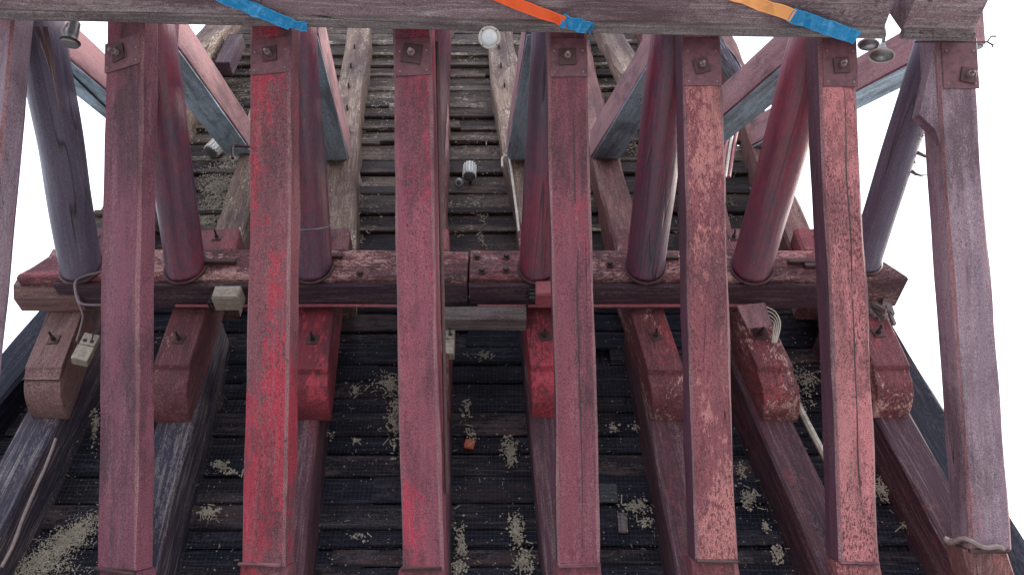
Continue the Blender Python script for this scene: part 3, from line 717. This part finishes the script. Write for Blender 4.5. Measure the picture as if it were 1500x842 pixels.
def cable(name, pts, r, mat, look, cat='cable', smooth=True):
    P = [Vector(p) for p in pts]; o = P[0]; Q = []
    for i in range(len(P)-1):                                   # Catmull-Rom
        a, b, c, d = P[max(i-1, 0)], P[i], P[i+1], P[min(i+2, len(P)-1)]
        for k in range(6):
            s = k/6; Q.append(.5*((2*b)+(c-a)*s+(2*a-5*b+4*c-d)*s*s+(3*b-a-3*c+d)*s**3)-o)
    Q.append(P[-1]-o)
    ob = mesh_obj(name, *tube(Q, r, 7), M[mat], None, Matrix.Translation(o)); tag(ob, look, cat); return ob
YC = Yf-.03
zc = zb-.03
def underpt(px, dz=0): q = atZ(px, 456, zb-.075+dz); return Vector((q.x, 5.93, zb-.085+dz))
cable('conduit', [underpt(x, .004*math.sin(x*.05)) for x in (262, 330, 420, 520, 586, 640)], .016, 'pipe_red', 'thin red conduit clipped under the left half of the crossbeam', 'conduit')
cable('conduit', [underpt(x, .004*math.sin(x*.07)) for x in (700, 780, 860, 940, 1010, 1085)], .018, 'pipe_red', 'thin red conduit clipped under the right half of the crossbeam', 'conduit')
def jbox(px, py, Y, w_, h_, d_, mat, look, nport=3, rot=0, name='junction_box', portside=-1):
    p = atY(px, py, Y)
    t = thing(name, Matrix.Translation(p) @ Matrix.Rotation(rot, 4, 'Y'), look, 'box')
    mesh_obj('box_body', *box(-w_/2, w_/2, -d_/2, d_/2, -h_/2, h_/2, .008), M[mat], t)
    mesh_obj('box_lid', *box(-w_/2+.008, w_/2-.008, -d_/2-.012, -d_/2-.001, -h_/2+.008, h_/2-.008, .003), M[mat], t)
    for k in range(nport):
        zz = -h_/2 + h_*(k+.7)/(nport+.4)
        mesh_obj('cable_gland', *tube([(portside*w_/2, 0, zz), (portside*(w_/2+.05), .0, zz), (portside*(w_/2+.075), .05, zz+.02), (portside*(w_/2+.08), .2, zz+.06)], .012, 6), M['dkcable'], t)
    return t
jbox(335, 437, 5.70, .26, .16, .18, 'cream', 'dusty cream ribbed junction box under the crossbeam, left of the bright red strut')
jbox(797, 430, 5.66, .17, .18, .16, 'pipe_red', 'small pinkish red junction box under the crossbeam, left of the rose strut', 3)
def switch_box(px, py, Y, look, rot=0, s=1):
    p = atY(px, py, Y)
    t = thing('socket_box', Matrix.Translation(p) @ Matrix.Rotation(rot, 4, 'Y') @ Matrix.Rotation(.3*(1 if rot else 0), 4, 'Z') @ Matrix.Scale(s, 4), look, 'box')
    mesh_obj('lower_box', *box(-.085, .085, -.06, .06, -.20, -.005, .008), M['cream'], t)
    mesh_obj('upper_box', *box(-.080, .080, -.055, .055, .005, .17, .008), M['cream'], t)
    for sx in (-1, 1): mesh_obj('socket', *lathe([(.022, 0), (.022, .006), (.014, .008)], 10), M['dkcable'], t, Matrix.Translation((sx*.035, -.056, .06)) @ Matrix.Rotation(R(90), 4, 'X'))
    mesh_obj('plug_cable', *tube([(.03, -.06, .06), (.03, -.09, .1), (.0, -.06, .2), (.0, .0, .3)], .008, 6), M['dkcable'], t)
switch_box(127, 510, 5.98, 'cream double socket box hanging by cables beside the first bolster', .03, .88)
switch_box(655, 501, 6.1, 'small cream socket box right of the middle strut below the crossbeam', 0, .92)
cable('cable', [atY(x, y, 5.55) for x, y in ((150, 398), (122, 405), (110, 415), (114, 440), (124, 446), (150, 447))], .012, 'cable', 'looped pale cable round the crossbeam beside the broad mauve strut')
cable('cable', [atY(x, y, 5.85) for x, y in ((113, 440), (121, 460), (118, 480), (112, 500))], .010, 'cable', 'cable dropping to the cream double socket box')
# pink sheet metal cover over the seventh bolster with looping cables
a_, b_, c_, d_ = atY(1079, 447, 5.80), atY(1121, 443, 5.80), atY(1131, 477, 5.84), atY(1096, 481, 5.84)
t = thing('metal_cover', Matrix.Translation(a_), 'pink bent sheet-metal cover hanging over the seventh bolster block', 'cover')
V = [q-a_ for q in (a_, b_, c_, d_)]; V += [v+Vector((0, .012, .008)) for v in V]
mesh_obj('cover_sheet', V, [(0, 1, 2, 3), (7, 6, 5, 4), (0, 4, 5, 1), (1, 5, 6, 2), (2, 6, 7, 3), (3, 7, 4, 0)], M['brace'], t)
for k in range(4):
    cable('cable', [atY(x, y, 5.82+.02*k) for x, y in ((1117, 447+5*k), (1136-2*k, 457+4*k), (1143-3*k, 476), (1137-2*k, 502))], .0065, 'pipe_white', ('outermost', 'second', 'third', 'innermost')[k] + ' of four thin cables looping out beside the pink metal cover')
# white conduit between last two bays, hook pipe
cable('conduit', [atY(x, y, 6.6) for x, y in ((1138, 535), (1165, 585), (1196, 645), (1250, 745))], .035, 'pipe_white', 'dirty white conduit running down the wall left of the pink speckled strut', 'conduit')
cable('conduit', [atW(x, y, -.06) for x, y in ((736, 245), (736, 232), (742, 229), (747, 238), (754, 290), (761, 345))], .016, 'pipe_white', 'pale hooked pipe on the post right of the ribbed lamp', 'conduit')
cable('hook', [atW(x, y, -.5) for x, y in ((341, 232), (341, 216), (352, 214), (372, 216))], .02, 'rust', 'rusty iron hook left of the bright red strut, under the second brace', 'hook')
for k in range(4):
    cable('conduit', [atW(x, y, -.1-.03*k) for x, y in ((1085-k*6, 175), (1078-k*6, 200), (1068-k*6, 260))], .022, ('pipe_red', 'pipe_white', 'pipe_red', 'cable')[k], ('rightmost red', 'pale', 'left red', 'leftmost grey')[k] + ' conduit in the bundle right of the peeling salmon strut, below the brace', 'conduit')
cable('rope', [atY(x, y, 6.38) for x, y in ((82, 642), (68, 680), (52, 715), (33, 760), (18, 800), (2, 830))], .014, 'rope', 'frayed pale net edge rope slanting down the first wall post', 'rope')
for px, py, w_, h_, mt, look in ((688, 650, .10, .10, 'orange_spot', 'small orange-red scrap caught in the netting in the middle bay'), (912, 765, .09, .20, 'lip', 'small grey tin patch on a plank low right of the rose strut'), (888, 722, .22, .20, 'dkcable', 'square black hole patch in the planks right of the rose strut')):
    p = atY(px, py, 6.90 if mt != 'orange_spot' else 6.86)
    tag(mesh_obj('scrap' if mt == 'orange_spot' else 'patch', *box(-w_/2, w_/2, -.01, .02, -h_/2, h_/2, .005), M[mt], None, Matrix.Translation(p) @ Matrix.Rotation(.2 if mt == 'orange_spot' else 0.02, 4, 'Y')), look, 'patch')

# ------------------------------------------------------------------ netting over the lower wall
Yn = 6.885
nets = []
def strand(p, q, r):
    p, q = Vector(p), Vector(q); d = (q-p).normalized(); a = d.cross(Vector((0, 1, 0))).normalized(); b = Vector((0, -1, 0))
    return [p+a*r, p-a*r, p+b*r, q+a*r, q-a*r, q+b*r], [(0, 1, 4, 3), (1, 2, 5, 4), (2, 0, 3, 5)]
x = -5.2
while x < 4.1:
    nets.append(strand((x, 0, 3.9), (x, 0, 7.1), .0013)); x += .042
z = 3.9
while z < 7.1:
    nets.append(strand((-5.2, 0, z), (4.1, 0, z), .0013)); z += .042
tag(mesh_obj('bird_netting', *join(*nets), M['net'], None, Matrix.Translation((0, Yn, 0))), 'fine dark bird netting stretched over the tarred lower planks', 'netting', kind='stuff')

# ------------------------------------------------------------------ pale crumbs caught on walls and netting
crumbs = []; cr = random.Random(11)
OCT = [(1, 0, 0), (-1, 0, 0), (0, 1, 0), (0, -1, 0), (0, 0, 1), (0, 0, -1)]; OF = [(0, 2, 4), (2, 1, 4), (1, 3, 4), (3, 0, 4), (2, 0, 5), (1, 2, 5), (3, 1, 5), (0, 3, 5)]
def crumb(p, s):
    if cr.random() < .10:          # straw and splinters among the grains
        a = cr.uniform(0, 3.14); d = Vector((math.cos(a), 0, math.sin(a)))*s*3.2; e = Vector((-d.z, 0, d.x))*.12
        crumbs.append(([p-d-e, p+d-e, p+d+e, p-d+e, p+Vector((0, -s*.5, 0)), p+Vector((0, s*.4, 0))], [(0, 1, 4), (1, 2, 4), (2, 3, 4), (3, 0, 4), (1, 0, 5), (2, 1, 5), (3, 2, 5), (0, 3, 5)])); return
    s *= cr.choice((.6, .8, 1, 1, 1.35))
    crumbs.append(([(p.x+x*s*cr.uniform(.6, 1.3), p.y+y*s*.8, p.z+z*s*cr.uniform(.6, 1.3)) for x, y, z in OCT], OF))
def cluster(px, py, rx, ry, n, up_=False, s=(.005, .015), slope=0):
    for _ in range(n):
        q_ = cr.random()**.35; u, v = cr.gauss(0, .6*q_), cr.gauss(0, .6*q_)
        x, y = px+u*rx, py+v*ry+slope*u*rx
        p = atW(x, y, .43+cr.uniform(-.03, .03)) if up_ else atY(x, y, 6.87+cr.uniform(-.03, .01))
        crumb(p, cr.uniform(*s))
for a in ((570, 562, 22, 18, 240), (578, 610, 14, 50, 300), (522, 570, 14, 10, 60), (684, 600, 8, 14, 60), (690, 637, 9, 12, 50), (748, 658, 14, 18, 190), (748, 672, 8, 14, 80), (757, 775, 12, 28, 260), (768, 822, 16, 20, 220), (676, 800, 8, 36, 170),
          (672, 832, 12, 12, 100), (324, 682, 14, 9, 110), (340, 692, 16, 4, 40), (303, 750, 16, 8, 120), (478, 636, 9, 8, 40), (520, 645, 9, 6, 25), (523, 785, 14, 6, 30), (710, 520, 10, 8, 40), (898, 624, 8, 8, 35), (928, 625, 9, 7, 25), (930, 740, 26, 14, 160), (946, 765, 20, 12, 60),
          (1098, 730, 14, 16, 140), (1122, 772, 6, 8, 40), (1140, 810, 9, 16, 90), (1180, 555, 30, 26, 240), (1170, 590, 20, 20, 90), (1292, 715, 16, 20, 170), (1325, 770, 8, 8, 30), (140, 620, 7, 30, 120), (690, 520, 30, 5, 20), (1085, 690, 9, 20, 50)):
    cluster(*a)
cluster(90, 800, 70, 24, 2200, s=(.003, .009), slope=-.55); cluster(110, 775, 46, 16, 700, s=(.003, .009), slope=-.5); cluster(60, 830, 70, 22, 900, s=(.003, .009))
for _ in range(2600):      # loose specks
    x, y = cr.uniform(10, 1420), cr.uniform(470, 842); crumb(atY(x, y, 6.87), cr.uniform(.003, .008))
for a in ((708, 305, 8, 30, 150), (706, 345, 6, 18, 90), (658, 300, 9, 22, 90), (530, 300, 8, 20, 80), (528, 350, 7, 12, 60), (535, 270, 18, 7, 60), (318, 285, 26, 50, 2600), (338, 235, 20, 30, 900), (300, 320, 22, 24, 700), (355, 130, 14, 40, 260), (930, 215, 22, 14, 160), (935, 300, 12, 20, 70),
          (910, 90, 26, 30, 120), (690, 90, 40, 20, 110), (560, 150, 20, 70, 160), (1070, 310, 14, 40, 120)):
    cluster(*a, True, (.005, .014))
for _ in range(900):
    x, y = cr.uniform(260, 1080), cr.uniform(50, 360); crumb(atW(x, y, .40), cr.uniform(.004, .011))
lr = random.Random(21)
for o in list(uw.children):
    if not o.name.startswith('batten'): continue
    L_ = o.matrix_local[0][2] * 1.0; x0 = o.matrix_local[0][3]; zz = o.matrix_local[2][3] + 8.1; yy = o.matrix_local[1][3] + 6.72
    if zz > 14: continue
    for _ in range(70):
        x = lr.uniform(-4.8, 3.4); 
        if noise.noise(Vector((x*1.3, zz*3, 2))) < -.05: continue
        crumb(Vector((x, yy - .035 + lr.uniform(-.02, .03), zz - lr.uniform(.04, .16))), lr.uniform(.005, .014))
tag(mesh_obj('droppings', *join(*crumbs), M['crumb']), 'pale crumbly nest debris and droppings clinging to planks and netting', 'debris', kind='stuff')
